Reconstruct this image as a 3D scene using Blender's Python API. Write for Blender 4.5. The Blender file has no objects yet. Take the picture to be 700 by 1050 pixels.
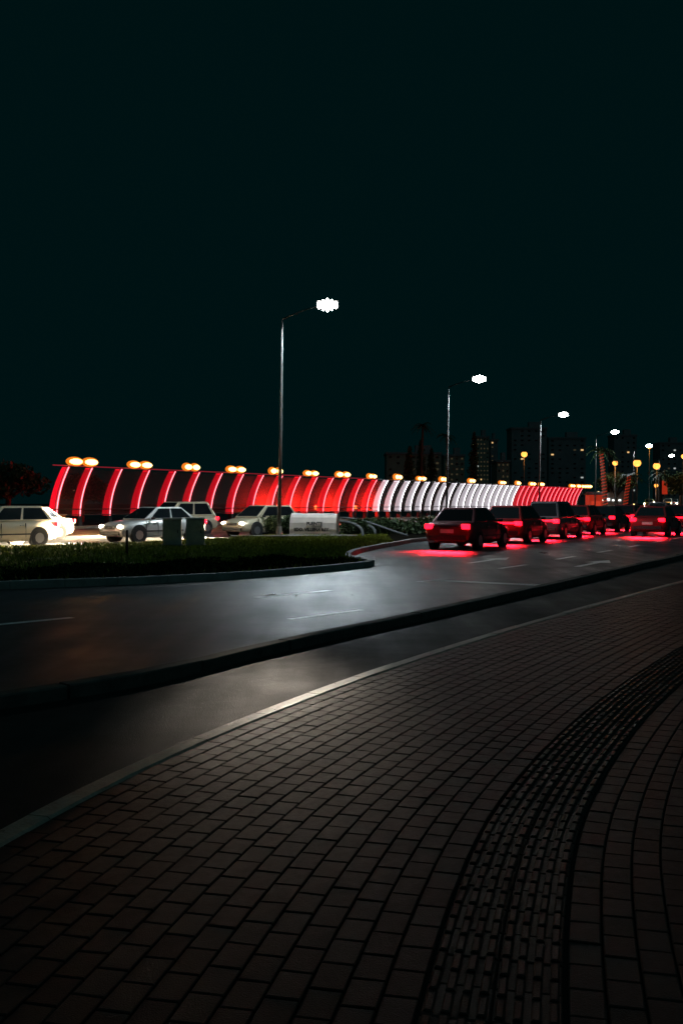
import bpy, bmesh, math, random
from mathutils import Vector, Matrix
R = math.radians
PI = math.pi
rnd = random.Random(7)
C = bpy.context.scene.collection

# ------------------------------------------------------------------ camera
cd = bpy.data.cameras.new("camera"); cam = bpy.data.objects.new("camera", cd); C.objects.link(cam)
cd.sensor_fit = 'VERTICAL'; cd.sensor_height = 36.0; cd.lens = 34.29
cd.clip_start = 0.1; cd.clip_end = 3000
cam.location = (0, 0, 1.6); cam.rotation_euler = (R(90 - 0.52), 0, 0)
bpy.context.scene.camera = cam
# ------------------------------------------------------------------ night sky
w = bpy.data.worlds.new("World"); bpy.context.scene.world = w; w.use_nodes = True
bg = w.node_tree.nodes["Background"]
bg.inputs[0].default_value = (0.00012, 0.0058, 0.0064, 1); bg.inputs[1].default_value = 1.0
# ------------------------------------------------------------------ added teal fill that lifts the dark ground (very soft, very weak)
sl = bpy.data.lights.new("added_teal_fill", 'SUN'); sl.energy = 0.085; sl.angle = R(100); sl.color = (0.35, 0.88, 1.0)
so = bpy.data.objects.new("added_teal_fill", sl); so.rotation_euler = (R(25), R(20), 0); C.objects.link(so)
sc = bpy.context.scene
sc.view_settings.view_transform = 'Standard'; sc.view_settings.look = 'None'
sc.view_settings.exposure = 0.0; sc.view_settings.gamma = 1.0; sc.view_settings.use_curve_mapping = False

# ------------------------------------------------------------------ materials
def mat(name, col, rough=0.6, metal=0.0, var=0.0, vscale=8.0, bump=0.0, bscale=60.0, island=0.0, spec=0.5, emit=None, estr=0.0, coat=0.0, rvar=0.0):
    m = bpy.data.materials.new(name); m.use_nodes = True
    nt = m.node_tree; b = nt.nodes["Principled BSDF"]
    b.inputs["Base Color"].default_value = (*col, 1); b.inputs["Roughness"].default_value = rough
    b.inputs["Metallic"].default_value = metal; b.inputs["Specular IOR Level"].default_value = spec
    b.inputs["Coat Weight"].default_value = coat
    if emit: b.inputs["Emission Color"].default_value = (*emit, 1); b.inputs["Emission Strength"].default_value = estr
    geo = nt.nodes.new("ShaderNodeNewGeometry")
    last = None
    if var > 0:
        n = nt.nodes.new("ShaderNodeTexNoise"); n.inputs["Scale"].default_value = vscale; n.inputs["Detail"].default_value = 7; n.inputs["Roughness"].default_value = 0.65
        nt.links.new(geo.outputs["Position"], n.inputs["Vector"])
        mr = nt.nodes.new("ShaderNodeMapRange"); mr.inputs[1].default_value = 0.3; mr.inputs[2].default_value = 0.7
        mr.inputs[3].default_value = 1 - var; mr.inputs[4].default_value = 1 + var
        nt.links.new(n.outputs["Fac"], mr.inputs[0]); last = mr.outputs[0]
        if rvar:
            r2 = nt.nodes.new("ShaderNodeMapRange"); r2.inputs[1].default_value = 0.3; r2.inputs[2].default_value = 0.7
            r2.inputs[3].default_value = rough - rvar; r2.inputs[4].default_value = rough + rvar
            nt.links.new(n.outputs["Fac"], r2.inputs[0]); nt.links.new(r2.outputs[0], b.inputs["Roughness"])
    if island > 0:
        mr = nt.nodes.new("ShaderNodeMapRange"); mr.inputs[3].default_value = 1 - island; mr.inputs[4].default_value = 1 + island
        nt.links.new(geo.outputs["Random Per Island"], mr.inputs[0])
        if last is not None:
            mm = nt.nodes.new("ShaderNodeMath"); mm.operation = 'MULTIPLY'
            nt.links.new(last, mm.inputs[0]); nt.links.new(mr.outputs[0], mm.inputs[1]); last = mm.outputs[0]
        else: last = mr.outputs[0]
    if last is not None:
        vm = nt.nodes.new("ShaderNodeVectorMath"); vm.operation = 'SCALE'; vm.inputs[0].default_value = col
        nt.links.new(last, vm.inputs["Scale"]); nt.links.new(vm.outputs[0], b.inputs["Base Color"])
    if bump > 0:
        n = nt.nodes.new("ShaderNodeTexNoise"); n.inputs["Scale"].default_value = bscale; n.inputs["Detail"].default_value = 5
        nt.links.new(geo.outputs["Position"], n.inputs["Vector"])
        bn = nt.nodes.new("ShaderNodeBump"); bn.inputs["Strength"].default_value = bump; bn.inputs["Distance"].default_value = 0.01
        nt.links.new(n.outputs["Fac"], bn.inputs["Height"]); nt.links.new(bn.outputs[0], b.inputs["Normal"])
    return m

def glow(name, col, strength):
    return mat(name, (0.02, 0.02, 0.02), 0.4, emit=col, estr=strength)

def asphalt(name, col, rough, patch=0.35, sp=0.42):
    """worn asphalt: fine stone, long tyre-worn streaks, patches and a crack pattern"""
    m = mat(name, col, rough)
    nt = m.node_tree; b = nt.nodes["Principled BSDF"]
    geo = nt.nodes.new("ShaderNodeNewGeometry")
    mp = nt.nodes.new("ShaderNodeMapping"); mp.inputs["Rotation"].default_value = (0, 0, R(30)); mp.inputs["Scale"].default_value = (1.0, 0.10, 1)
    nt.links.new(geo.outputs["Position"], mp.inputs[0])
    n1 = nt.nodes.new("ShaderNodeTexNoise"); n1.inputs["Scale"].default_value = 1.6; n1.inputs["Detail"].default_value = 6
    nt.links.new(mp.outputs[0], n1.inputs["Vector"])
    n2 = nt.nodes.new("ShaderNodeTexNoise"); n2.inputs["Scale"].default_value = 0.55; n2.inputs["Detail"].default_value = 8; n2.inputs["Roughness"].default_value = 0.7
    nt.links.new(geo.outputs["Position"], n2.inputs["Vector"])
    n3 = nt.nodes.new("ShaderNodeTexNoise"); n3.inputs["Scale"].default_value = 90; n3.inputs["Detail"].default_value = 3
    nt.links.new(geo.outputs["Position"], n3.inputs["Vector"])
    a = nt.nodes.new("ShaderNodeMath"); a.operation = 'ADD'; nt.links.new(n1.outputs[0], a.inputs[0]); nt.links.new(n2.outputs[0], a.inputs[1])
    mr = nt.nodes.new("ShaderNodeMapRange"); mr.inputs[1].default_value = 0.7; mr.inputs[2].default_value = 1.3; mr.inputs[3].default_value = 1 - patch; mr.inputs[4].default_value = 1 + patch
    nt.links.new(a.outputs[0], mr.inputs[0])
    m2 = nt.nodes.new("ShaderNodeMapRange"); m2.inputs[1].default_value = 0.35; m2.inputs[2].default_value = 0.65; m2.inputs[3].default_value = 0.6; m2.inputs[4].default_value = 1.4
    nt.links.new(n3.outputs[0], m2.inputs[0])
    mm = nt.nodes.new("ShaderNodeMath"); mm.operation = 'MULTIPLY'; nt.links.new(mr.outputs[0], mm.inputs[0]); nt.links.new(m2.outputs[0], mm.inputs[1])
    vm = nt.nodes.new("ShaderNodeVectorMath"); vm.operation = 'SCALE'; vm.inputs[0].default_value = col
    nt.links.new(mm.outputs[0], vm.inputs["Scale"]); nt.links.new(vm.outputs[0], b.inputs["Base Color"])
    rr = nt.nodes.new("ShaderNodeMapRange"); rr.inputs[1].default_value = 0.7; rr.inputs[2].default_value = 1.3; rr.inputs[3].default_value = rough + 0.17; rr.inputs[4].default_value = rough - 0.13; b.inputs['Specular IOR Level'].default_value = sp
    nt.links.new(a.outputs[0], rr.inputs[0]); nt.links.new(rr.outputs[0], b.inputs["Roughness"])
    # slightly uneven surface, fine cracks and sealed joints
    vo = nt.nodes.new("ShaderNodeTexVoronoi"); vo.feature = 'DISTANCE_TO_EDGE'; vo.inputs["Scale"].default_value = 0.45
    dn = nt.nodes.new("ShaderNodeVectorMath"); dn.operation = 'ADD'; nd = nt.nodes.new("ShaderNodeTexNoise"); nd.inputs["Scale"].default_value = 1.5; nd.inputs["Detail"].default_value = 5
    nt.links.new(geo.outputs["Position"], nd.inputs["Vector"]); nt.links.new(geo.outputs["Position"], dn.inputs[0]); nt.links.new(nd.outputs["Color"], dn.inputs[1]); nt.links.new(dn.outputs[0], vo.inputs["Vector"])
    cr = nt.nodes.new("ShaderNodeMapRange"); cr.inputs[1].default_value = 0.0; cr.inputs[2].default_value = 0.016; cr.inputs[3].default_value = -0.03; cr.inputs[4].default_value = 0.0
    nt.links.new(vo.outputs["Distance"], cr.inputs[0])
    h1 = nt.nodes.new("ShaderNodeMath"); h1.operation = 'ADD'; nt.links.new(n3.outputs[0], h1.inputs[0]); nt.links.new(cr.outputs[0], h1.inputs[1])
    bn = nt.nodes.new("ShaderNodeBump"); bn.inputs["Strength"].default_value = 0.45; bn.inputs["Distance"].default_value = 0.01
    nt.links.new(h1.outputs[0], bn.inputs["Height"]); nt.links.new(bn.outputs[0], b.inputs["Normal"])
    return m

M = dict(
    road=asphalt("road_asphalt", (0.030, 0.034, 0.038), 0.38),
    lane=asphalt("lane_asphalt", (0.026, 0.022, 0.019), 0.55, 0.6, 0.13),
    paver=mat("clay_paver", (0.019, 0.017, 0.0155), 0.38, var=0.35, vscale=25, bump=0.35, bscale=220, island=0.45, rvar=0.08, spec=0.15),
    tact=mat("tactile_paver", (0.024, 0.019, 0.017), 0.34, var=0.3, vscale=30, bump=0.4, bscale=220, island=0.35, spec=0.2),
    joint=mat("joint_sand", (0.02, 0.018, 0.016), 0.95, spec=0.1),
    kerb=mat("kerb_concrete", (0.30, 0.255, 0.20), 0.36, var=0.5, vscale=9, spec=0.8, bump=0.5, bscale=50, rvar=0.1),
    darkkerb=mat("weathered_kerb", (0.085, 0.078, 0.068), 0.8, var=0.4, vscale=6, bump=0.5, bscale=50, spec=0.25),
    paint=mat("road_paint", (0.85, 0.85, 0.83), 0.36, var=0.2, vscale=14, bump=0.05, bscale=90, spec=0.8),
    soil=mat("soil", (0.009, 0.008, 0.006), 0.95, var=0.3, vscale=3, spec=0.0),
    grass=mat("grass_blade", (0.22, 0.24, 0.03), 0.7, island=0.6, spec=0.2),
    leaf=mat("leaf", (0.04, 0.065, 0.022), 0.6, island=0.5, spec=0.3),
    bark=mat("bark", (0.09, 0.065, 0.045), 0.9, var=0.3, vscale=10, bump=0.6, bscale=20),
    steel=mat("galvanised_steel", (0.13, 0.13, 0.125), 0.55, 0.2, var=0.12, vscale=5),
    darkmetal=mat("dark_painted_metal", (0.03, 0.03, 0.032), 0.5, 0.2, var=0.2),
    ribpaint=mat("rib_paint", (0.5, 0.48, 0.48), 0.5, 0.1),
    led=glow("street_led", (1.0, 0.98, 0.92), 60),
    sodium=glow("sodium_lamp", (1.0, 0.36, 0.06), 2.4),
    warm=glow("warm_flood_lamp", (1.0, 0.55, 0.16), 6), warmrim=glow("flood_glow_shell", (1.0, 0.24, 0.015), 0.9),  # rim emission imitates the glow around the flood lenses
    redled=glow("red_led_strip", (1.0, 0.16, 0.20), 5.5),
    whiteled=glow("white_led_strip", (1.0, 0.92, 0.98), 6),
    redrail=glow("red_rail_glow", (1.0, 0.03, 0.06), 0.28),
    stone=mat("pale_stone", (0.80, 0.68, 0.60), 0.75, var=0.12, vscale=5, bump=0.4, bscale=30),
    letter=mat("letter_metal", (0.03, 0.025, 0.02), 0.6),
    concrete=mat("concrete", (0.30, 0.27, 0.24), 0.8, var=0.3, vscale=3, bump=0.4, bscale=30),
    cabinet=mat("cabinet_paint", (0.45, 0.40, 0.34), 0.6, var=0.25, vscale=4),
    orangelit=mat("concrete_orange_light", (0.55, 0.20, 0.06), 0.8, var=0.3, vscale=4, bump=0.3, bscale=20),  # warm light on the concrete pillar is put into this base colour
    glass=mat("car_glass", (0.01, 0.012, 0.014), 0.08, spec=0.6),
    tyre=mat("tyre_rubber", (0.018, 0.018, 0.018), 0.85),
    rim=mat("alloy_rim", (0.5, 0.5, 0.5), 0.35, 0.9),
    tail=glow("tail_lamp_red", (1.0, 0.004, 0.015), 8),
    head=glow("head_lamp_cream", (1.0, 0.80, 0.52), 28),
    headoff=mat("head_lamp_glass", (0.5, 0.5, 0.5), 0.15),
    plate=mat("number_plate", (0.6, 0.6, 0.58), 0.5),
    plastic=mat("black_plastic", (0.02, 0.02, 0.02), 0.55),
    facade=mat("facade", (0.35, 0.30, 0.22), 0.85, var=0.2, vscale=0.3),
    facade2=mat("facade_dark", (0.25, 0.25, 0.25), 0.85, var=0.2, vscale=0.3),
    wglow=glow("window_warm", (1.0, 0.62, 0.25), 0.9),
    wglow2=glow("window_cool", (0.85, 0.95, 0.9), 0.45),
    wdim=glow("window_dim", (0.8, 0.65, 0.35), 0.045),
    wdark=mat("window_dark", (0.01, 0.012, 0.014), 0.2),
    banner=glow("red_lit_banner", (1.0, 0.06, 0.02), 0.32),
    string=glow("red_light_string", (1.0, 0.07, 0.02), 0.5),
    awning=glow("white_shop_sign", (0.95, 1.0, 0.95), 2.2),
    shopglow=glow("shop_light", (1.0, 0.66, 0.3), 2.5),
)
M['paver'].node_tree.nodes['Principled BSDF'].inputs['Specular Tint'].default_value = (1, .78, .6, 1)
M['tact'].node_tree.nodes['Principled BSDF'].inputs['Specular Tint'].default_value = (1, .8, .65, 1)
def spill_glow(name, col, base, rail):
    """even emission on the rib, standing in for the spill of its LED strip"""
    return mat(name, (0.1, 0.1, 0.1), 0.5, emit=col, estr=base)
M['redrib'] = spill_glow("rib_red_spill_glow", (1.0, 0.003, 0.018), 0.95, 0)  # blade and flange emission stands in for the LED strip's light on them
M['redrib2'] = spill_glow("rib_rim_red_spill_glow", (1.0, 0.003, 0.015), 0.28, 0)
M['whiterib'] = spill_glow("rib_white_spill_glow", (0.95, 0.90, 1.0), 0.95, 0)
M['whiterib2'] = spill_glow("rib_rim_white_spill_glow", (0.8, 0.75, 0.85), 0.55, 0)
def panel_mat():
    m = bpy.data.materials.new("barrier_glass"); m.use_nodes = True
    nt = m.node_tree; nt.nodes.clear()
    o = nt.nodes.new("ShaderNodeOutputMaterial"); mx = nt.nodes.new("ShaderNodeMixShader"); mx.inputs[0].default_value = 0.45
    t = nt.nodes.new("ShaderNodeBsdfTransparent"); t.inputs[0].default_value = (0.8, 0.78, 0.76, 1)
    b = nt.nodes.new("ShaderNodeBsdfPrincipled"); b.inputs["Base Color"].default_value = (0.20, 0.13, 0.115, 1); b.inputs["Roughness"].default_value = 0.3
    tr = nt.nodes.new("ShaderNodeBsdfTranslucent"); tr.inputs[0].default_value = (0.45, 0.32, 0.30, 1)
    ad = nt.nodes.new("ShaderNodeMixShader"); ad.inputs[0].default_value = 0.5; nt.links.new(b.outputs[0], ad.inputs[1]); nt.links.new(tr.outputs[0], ad.inputs[2])
    nt.links.new(t.outputs[0], mx.inputs[1]); nt.links.new(ad.outputs[0], mx.inputs[2]); nt.links.new(mx.outputs[0], o.inputs[0])
    return m
M['panel'] = panel_mat()
def paint(name, col): return mat(name, col, 0.35, 0.2, coat=0.6)
PAINT = dict(red=paint("red_car_paint", (0.35, 0.015, 0.015)), white=paint("white_car_paint", (0.75, 0.73, 0.70)),
             silver=paint("silver_car_paint", (0.45, 0.45, 0.46)), black=paint("black_car_paint", (0.015, 0.015, 0.017)),
             maroon=paint("maroon_car_paint", (0.18, 0.012, 0.02)), yellow=paint("yellow_car_paint", (0.7, 0.42, 0.04)),
             cream=paint("cream_car_paint", (0.7, 0.6, 0.42)), grey=paint("grey_car_paint", (0.12, 0.12, 0.13)), blue=paint("blue_car_paint", (0.03, 0.05, 0.14)))

# ------------------------------------------------------------------ mesh helpers
class MB:
    def __init__(s): s.v = []; s.f = []; s.mi = []
    def add(s, vs, fs, mi=0):
        n = len(s.v); s.v += [tuple(v) for v in vs]
        for f in fs: s.f.append(tuple(i + n for i in f)); s.mi.append(mi)
    def box(s, c, size, rz=0, mi=0, top=(1, 1), rx=0):
        hx, hy, hz = size[0] / 2, size[1] / 2, size[2] / 2
        mt = Matrix.Translation(c) @ Matrix.Rotation(rz, 4, 'Z') @ Matrix.Rotation(rx, 4, 'X')
        vs = [mt @ Vector((x * hx, y * hy, -hz)) for x, y in ((-1, -1), (1, -1), (1, 1), (-1, 1))] + \
             [mt @ Vector((x * hx * top[0], y * hy * top[1], hz)) for x, y in ((-1, -1), (1, -1), (1, 1), (-1, 1))]
        s.add(vs, [(3, 2, 1, 0), (4, 5, 6, 7), (0, 1, 5, 4), (1, 2, 6, 5), (2, 3, 7, 6), (3, 0, 4, 7)], mi)
    def tube(s, pts, rad, seg=8, mi=0, cap=True):
        pts = [Vector(p) for p in pts]; rads = rad if isinstance(rad, (list, tuple)) else [rad] * len(pts)
        n0 = len(s.v); up = Vector((0, 0, 1))
        for i, p in enumerate(pts):
            d = (pts[min(i + 1, len(pts) - 1)] - pts[max(i - 1, 0)]).normalized()
            a = d.cross(up);
            if a.length < 0.05: a = d.cross(Vector((0, 1, 0)))
            a.normalize(); b = d.cross(a).normalized()
            for k in range(seg):
                t = 2 * PI * k / seg; s.v.append(tuple(p + (a * math.cos(t) + b * math.sin(t)) * rads[i]))
        for i in range(len(pts) - 1):
            for k in range(seg):
                k2 = (k + 1) % seg; a0 = n0 + i * seg; s.f.append((a0 + k, a0 + k2, a0 + seg + k2, a0 + seg + k)); s.mi.append(mi)
        if cap:
            s.f.append(tuple(n0 + k for k in range(seg))[::-1]); s.mi.append(mi)
            s.f.append(tuple(n0 + (len(pts) - 1) * seg + k for k in range(seg))); s.mi.append(mi)
    def ball(s, c, r, seg=12, ring=8, mi=0):
        n0 = len(s.v)
        for i in range(ring + 1):
            ph = PI * i / ring
            for k in range(seg):
                t = 2 * PI * k / seg
                s.v.append((c[0] + r[0] * math.sin(ph) * math.cos(t), c[1] + r[1] * math.sin(ph) * math.sin(t), c[2] + r[2] * math.cos(ph)))
        for i in range(ring):
            for k in range(seg):
                k2 = (k + 1) % seg; a = n0 + i * seg; s.f.append((a + k, a + seg + k, a + seg + k2, a + k2)); s.mi.append(mi)
    def build(s, name, mats, parent=None, smooth=False, bevel=0, label=None):
        me = bpy.data.meshes.new(name); me.from_pydata(s.v, [], s.f)
        for m in (mats if isinstance(mats, (list, tuple)) else [mats]): me.materials.append(m)
        me.polygons.foreach_set("material_index", s.mi)
        if smooth: me.polygons.foreach_set("use_smooth", [True] * len(me.polygons))
        me.update()
        o = bpy.data.objects.new(name, me); C.objects.link(o)
        if parent: o.parent = parent
        if bevel:
            b = o.modifiers.new("bevel", 'BEVEL'); b.width = bevel; b.segments = 2; b.limit_method = 'ANGLE'
        if label: o["label"] = label
        return o

def tag(o, label=None, cat=None, group=None, kind=None):
    if label: o["label"] = label
    if cat: o["category"] = cat
    if group: o["group"] = group
    if kind: o["kind"] = kind
    return o
def empty(name, loc=(0, 0, 0), rz=0, ry=0, rx=0):
    o = bpy.data.objects.new(name, None); C.objects.link(o); o.location = loc; o.rotation_euler = (rx, ry, rz); o.empty_display_size = 0.2
    return o
def kids(o): return [x for x in bpy.data.objects if x.parent == o]
def copy_tree(o, parent=None):
    c = o.copy(); C.objects.link(c)
    if parent: c.parent = parent
    for ch in KID.get(o.name, []): copy_tree(ch, c)
    return c
KID = {}
def index(o):
    ks = kids(o); KID[o.name] = ks
    for k in ks: index(k)

def catmull(pts, step=0.5):
    out = []; P = [Vector(p) for p in pts]; P = [2 * P[0] - P[1]] + P + [2 * P[-1] - P[-2]]
    for i in range(1, len(P) - 2):
        n = max(2, int((P[i + 1] - P[i]).length / step))
        for k in range(n):
            t = k / n
            out.append(0.5 * ((2 * P[i]) + (P[i + 1] - P[i - 1]) * t + (2 * P[i - 1] - 5 * P[i] + 4 * P[i + 1] - P[i + 2]) * t * t + (3 * P[i] - P[i - 1] - 3 * P[i + 1] + P[i + 2]) * t ** 3))
    out.append(P[-2]); return out
def normals(cv):                                     # unit vectors to the LEFT of travel
    out = []
    for i in range(len(cv)):
        d = (cv[min(i + 1, len(cv) - 1)] - cv[max(i - 1, 0)]).normalized(); out.append(Vector((-d.y, d.x)))
    return out
def strip(mb, cv, offa, offb, z, mi=0):
    n = normals(cv); vs = []
    for p, q in zip(cv, n): vs += [(p.x + q.x * offa, p.y + q.y * offa, z), (p.x + q.x * offb, p.y + q.y * offb, z)]
    mb.add(vs, [(2 * i, 2 * i + 1, 2 * i + 3, 2 * i + 2) for i in range(len(cv) - 1)], mi)
def kerbstones(mb, cv, offa, offb, z0, z1, L=1.0, gap=0.008, jit=0.004):
    """a row of kerb stones following cv, each a bevelled solid of its own length"""
    n = normals(cv); acc = [0]
    for i in range(1, len(cv)): acc.append(acc[-1] + (cv[i] - cv[i - 1]).length)
    def at(s):
        import bisect
        i = min(max(bisect.bisect_right(acc, s) - 1, 0), len(cv) - 2); t = (s - acc[i]) / max(acc[i + 1] - acc[i], 1e-6)
        return cv[i].lerp(cv[i + 1], t), n[i].lerp(n[i + 1], t).normalized()
    s = 0.0; lo, hi = min(offa, offb), max(offa, offb); b = 0.012
    while s + L < acc[-1]:
        j = rnd.uniform(-jit, jit); jl = rnd.uniform(-jit, jit)
        ring = []
        for sa in (s + gap / 2, s + L / 2, s + L - gap / 2):
            p, q = at(sa); ring.append([(p.x + q.x * (o + jl), p.y + q.y * (o + jl), zz + (j if zz > z0 else 0)) for o, zz in ((lo, z0), (lo, z1 - b), (lo + b, z1), (hi - b, z1), (hi, z1 - b), (hi, z0))])
        vs = sum(ring, []); fs = []
        for r in range(2):
            for k in range(5): fs.append((r * 6 + k, r * 6 + k + 1, r * 6 + k + 7, r * 6 + k + 6))
        fs += [(5, 4, 3, 2, 1, 0), (12, 13, 14, 15, 16, 17)]
        mb.add(vs, fs); s += L

# ------------------------------------------------------------------ GROUND AND ROADS
g = MB(); g.add([(-900, -60, -0.03), (1200, -60, -0.03), (1200, 1800, -0.03), (-900, 1800, -0.03)], [(0, 1, 2, 3)])
tag(g.build("ground", M['soil']), kind="structure")
g = MB(); g.add([(-90, -12, 0), (70, -12, 0), (330, 420, 0), (200, 420, 0), (-90, 75, 0)], [(0, 1, 2, 3, 4)])
tag(g.build("road", M['road']), kind="structure")

# guiding line of the footway (inner edge of the tactile strip)
th_pts = [(-3, 4), (0, 9), (3, 12.5), (4, 16), (5, 22), (6, 25), (7.6, 28.5), (10, 31.2), (14, 33), (40, 34)]
def theta(y):
    for (a, ta), (b, tb) in zip(th_pts, th_pts[1:]):
        if y <= b: return R(ta + (tb - ta) * max(0, (y - a) / (b - a)))
    return R(34)
def march(p, s1, ds):
    out = [Vector(p)]; s = 0
    while s < abs(s1):
        q = out[-1]; t = theta(q.y); out.append(q + Vector((math.sin(t), math.cos(t))) * ds); s += abs(ds)
    return out
fw = march((0.275, 3.06), 34, 0.05); bw = march((0.275, 3.06), 5, -0.05)
guide = bw[::-1][:-1] + fw
gn = normals(guide); DS = 0.05
def G(s, off):                                        # s metres along the guide, off metres to the right
    f = min(max(s / DS, 0), len(guide) - 2); i = int(f); t = f - i
    p = guide[i].lerp(guide[i + 1], t); q = gn[i].lerp(gn[i + 1], t)
    return (p.x - q.x * off, p.y - q.y * off)
SW = 0.12
pv = MB()
def block(mb, s0, s1, o0, o1, ztop, depth=0.02, bev=0.004, tilt=0.0012, mi=0):
    za = [ztop + rnd.uniform(-tilt, tilt) for _ in range(4)]
    zj = rnd.uniform(-tilt, tilt)
    outer = [(s0, o0), (s1, o0), (s1, o1), (s0, o1)]
    inner = [(s0 + bev, o0 + bev), (s1 - bev, o0 + bev), (s1 - bev, o1 - bev), (s0 + bev, o1 - bev)]
    vs = [(*G(*a), ztop - depth) for a in outer] + [(*G(*a), z + zj - bev * 0.8) for a, z in zip(outer, za)] + [(*G(*a), z + zj) for a, z in zip(inner, za)]
    fs = [(8, 11, 10, 9)]
    for k in range(4):
        k2 = (k + 1) % 4; fs += [(k, 4 + k, 4 + k2, k2), (4 + k, 8 + k, 8 + k2, 4 + k2)]
    mb.add(vs, fs, mi)
BL, BW, JT = 0.168, 0.112, 0.007
def rows(o0, o1, slen):
    n = int(round((o1 - o0) / BW)); bw_ = (o1 - o0) / n
    for r in range(n):
        s = rnd.choice((0, 0.5)) * BL if False else (r % 2) * 0.5 * BL + rnd.uniform(-0.012, 0.012)
        while s < slen:
            block(pv, s + JT / 2, s + BL - JT / 2, o0 + r * bw_ + JT / 2, o0 + (r + 1) * bw_ - JT / 2, SW); s += BL
rows(-1.96, -0.005, 27); rows(0.425, 3.6, 22)
# tactile guidance strip : flat setts carrying raised bars
s = 0.0
while s < 27:
    for k in range(2):
        block(pv, s + 0.003, s + 0.2 - 0.003, 0.005 + k * 0.205, 0.205 + k * 0.205, SW - 0.004, mi=1)
    s += 0.2
s = 0.02
while s < 27:
    for k in range(8):
        o = 0.012 + k * 0.0515
        block(pv, s, s + 0.108, o, o + 0.028, SW + 0.006, 0.012, 0.005, 0.0012, mi=1)
    s += 0.1333
pave = pv.build("sidewalk", [M['paver'], M['tact']]); tag(pave, kind="structure")
jb = MB(); vs = []; ss = [i * 0.3 for i in range(int(38 / 0.3))]
for a in ss: vs += [(*G(a, -1.97), SW - 0.012), (*G(a, 0.0), SW - 0.012), (*G(a, 9), SW - 0.012)]
jb.add(vs, sum([[(3 * i + 3, 3 * i, 3 * i + 1, 3 * i + 4), (3 * i + 4, 3 * i + 1, 3 * i + 2, 3 * i + 5)] for i in range(len(ss) - 1)], []))
tag(jb.build("sidewalk_bed", M['joint']), kind="structure")
kc = [Vector(G(i * 0.3, -1.97)) for i in range(int(37 / 0.3))]
kb = MB(); kerbstones(kb, kc, 0.0, 0.13, -0.02, SW + 0.004, L=0.8, gap=0.006, jit=0.003)
tag(kb.build("kerb", M['kerb']), kind="structure")

# separator kerb between the side lane and the main road (foot line seen from the footway)
sep = catmull([(-14, 0.6), (-8, 3.6), (-4.2, 6.1), (-2.4, 7.7), (-1.58, 8.65), (-.87, 9.95), (0.02, 11.45), (1.05, 13.1), (3.7, 17.55), (6.4, 22.2), (9.8, 28.0), (16, 38.8), (30, 63), (60, 115), (120, 219)], 0.4)
kb = MB(); kerbstones(kb, sep[:220], 0.0, 0.18, -0.01, 0.125, L=1.55, gap=0.03, jit=0.008)
tag(kb.build("separator_kerb", M['darkkerb']), kind="structure")
# side lane surface between footway kerb and separator
lane = MB(); vs = []
for i in range(0, 36 * 2):
    a = G(i * 0.5, -2.09); vs.append((a[0], a[1], 0.012))
    # nearest sep point
    b = min(sep, key=lambda p: (p - Vector(a)).length); vs.append((b.x, b.y, 0.012))
lane.add(vs, [(2 * i, 2 * i + 2, 2 * i + 3, 2 * i + 1) for i in range(len(vs) // 2 - 1)])
tag(lane.build("side_lane", M['lane']), kind="structure")

# ------------------------------------------------------------------ ROAD MARKINGS (thin paint sheets)
mk = MB()
def dash(a, b, wd=0.16, z=0.005):
    a, b = Vector(a), Vector(b); d = (b - a).normalized(); n = Vector((-d.y, d.x)) * wd / 2
    mk.add([(*(a - n), z), (*(b - n), z), (*(b + n), z), (*(a + n), z)], [(0, 1, 2, 3)])
for a, b in (((-4.7, 12.6), (-3.75, 13.6)), ((-1.45, 16.5), (-.2, 17.85)), ((1.55, 19.75), (2.15, 20.5)), ((3.85, 23.8), (4.8, 25.3)),
             ((6.1, 27.7), (7.0, 29.3)), ((8.3, 31.6), (9.15, 33.1)), ((10.4, 35.4), (11.3, 37.1)), ((12.7, 39.7), (13.6, 41.3)), ((15, 44), (16, 45.8)), ((17.4, 48.4), (18.3, 50))): dash(a, b)
for a, b in (((-.72, 13.4), (.3, 14.6)),): dash(a, b, 0.12)
dash((1.95, 20.15), (4.75, 18.4), 0.34)
def arrow(p, d, L=3.2):
    p = Vector(p); d = Vector(d).normalized(); n = Vector((-d.y, d.x)); z = 0.005
    def q(u, v): r = p + d * u + n * v; return (r.x, r.y, z)
    mk.add([q(-L / 2, -.09), q(L * .1, -.09), q(L * .1, .09), q(-L / 2, .09)], [(0, 1, 2, 3)])
    mk.add([q(L * .1, -.36), q(L / 2, 0), q(L * .1, .36)], [(0, 1, 2)])
arrow((4.15, 27.3), (.49, .87)); arrow((6.7, 25.9), (.49, .87))
tag(mk.build("road_markings", M['paint']), kind="structure")

# ------------------------------------------------------------------ MEDIANS
med_front = catmull([(-40, 6), (-22, 11.5), (-12, 15.6), (-6.4, 18.2), (-3.36, 19.75), (-1.1, 21.9), (0.55, 24.3)], 0.5)
med_back = catmull([(0.72, 25.2), (0.1, 27.5), (0.6, 32), (2.6, 39), (3.2, 40.6), (9.6, 53.6), (19, 73), (43, 121), (80, 195)], 0.8)
far_edge = catmull([(-44, 20), (-24, 25.8), (-11, 32.5), (-5.7, 38.6), (-2.6, 44.5), (2.5, 56), (14, 78), (38, 122), (78, 196)], 0.8)
outline = [(p.x, p.y) for p in med_front] + [(p.x, p.y) for p in med_back]
top = [(p.x, p.y) for p in far_edge]
mz = 0.13
bm = bmesh.new()
allp = outline + top[::-1]
vs = [bm.verts.new((x, y, mz)) for x, y in allp]; bm.faces.new(vs); bmesh.ops.triangulate(bm, faces=bm.faces[:])
me = bpy.data.meshes.new("median"); bm.to_mesh(me); bm.free(); me.materials.append(M['soil'])
mo = bpy.data.objects.new("median", me); C.objects.link(mo); tag(mo, kind="structure")
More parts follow.
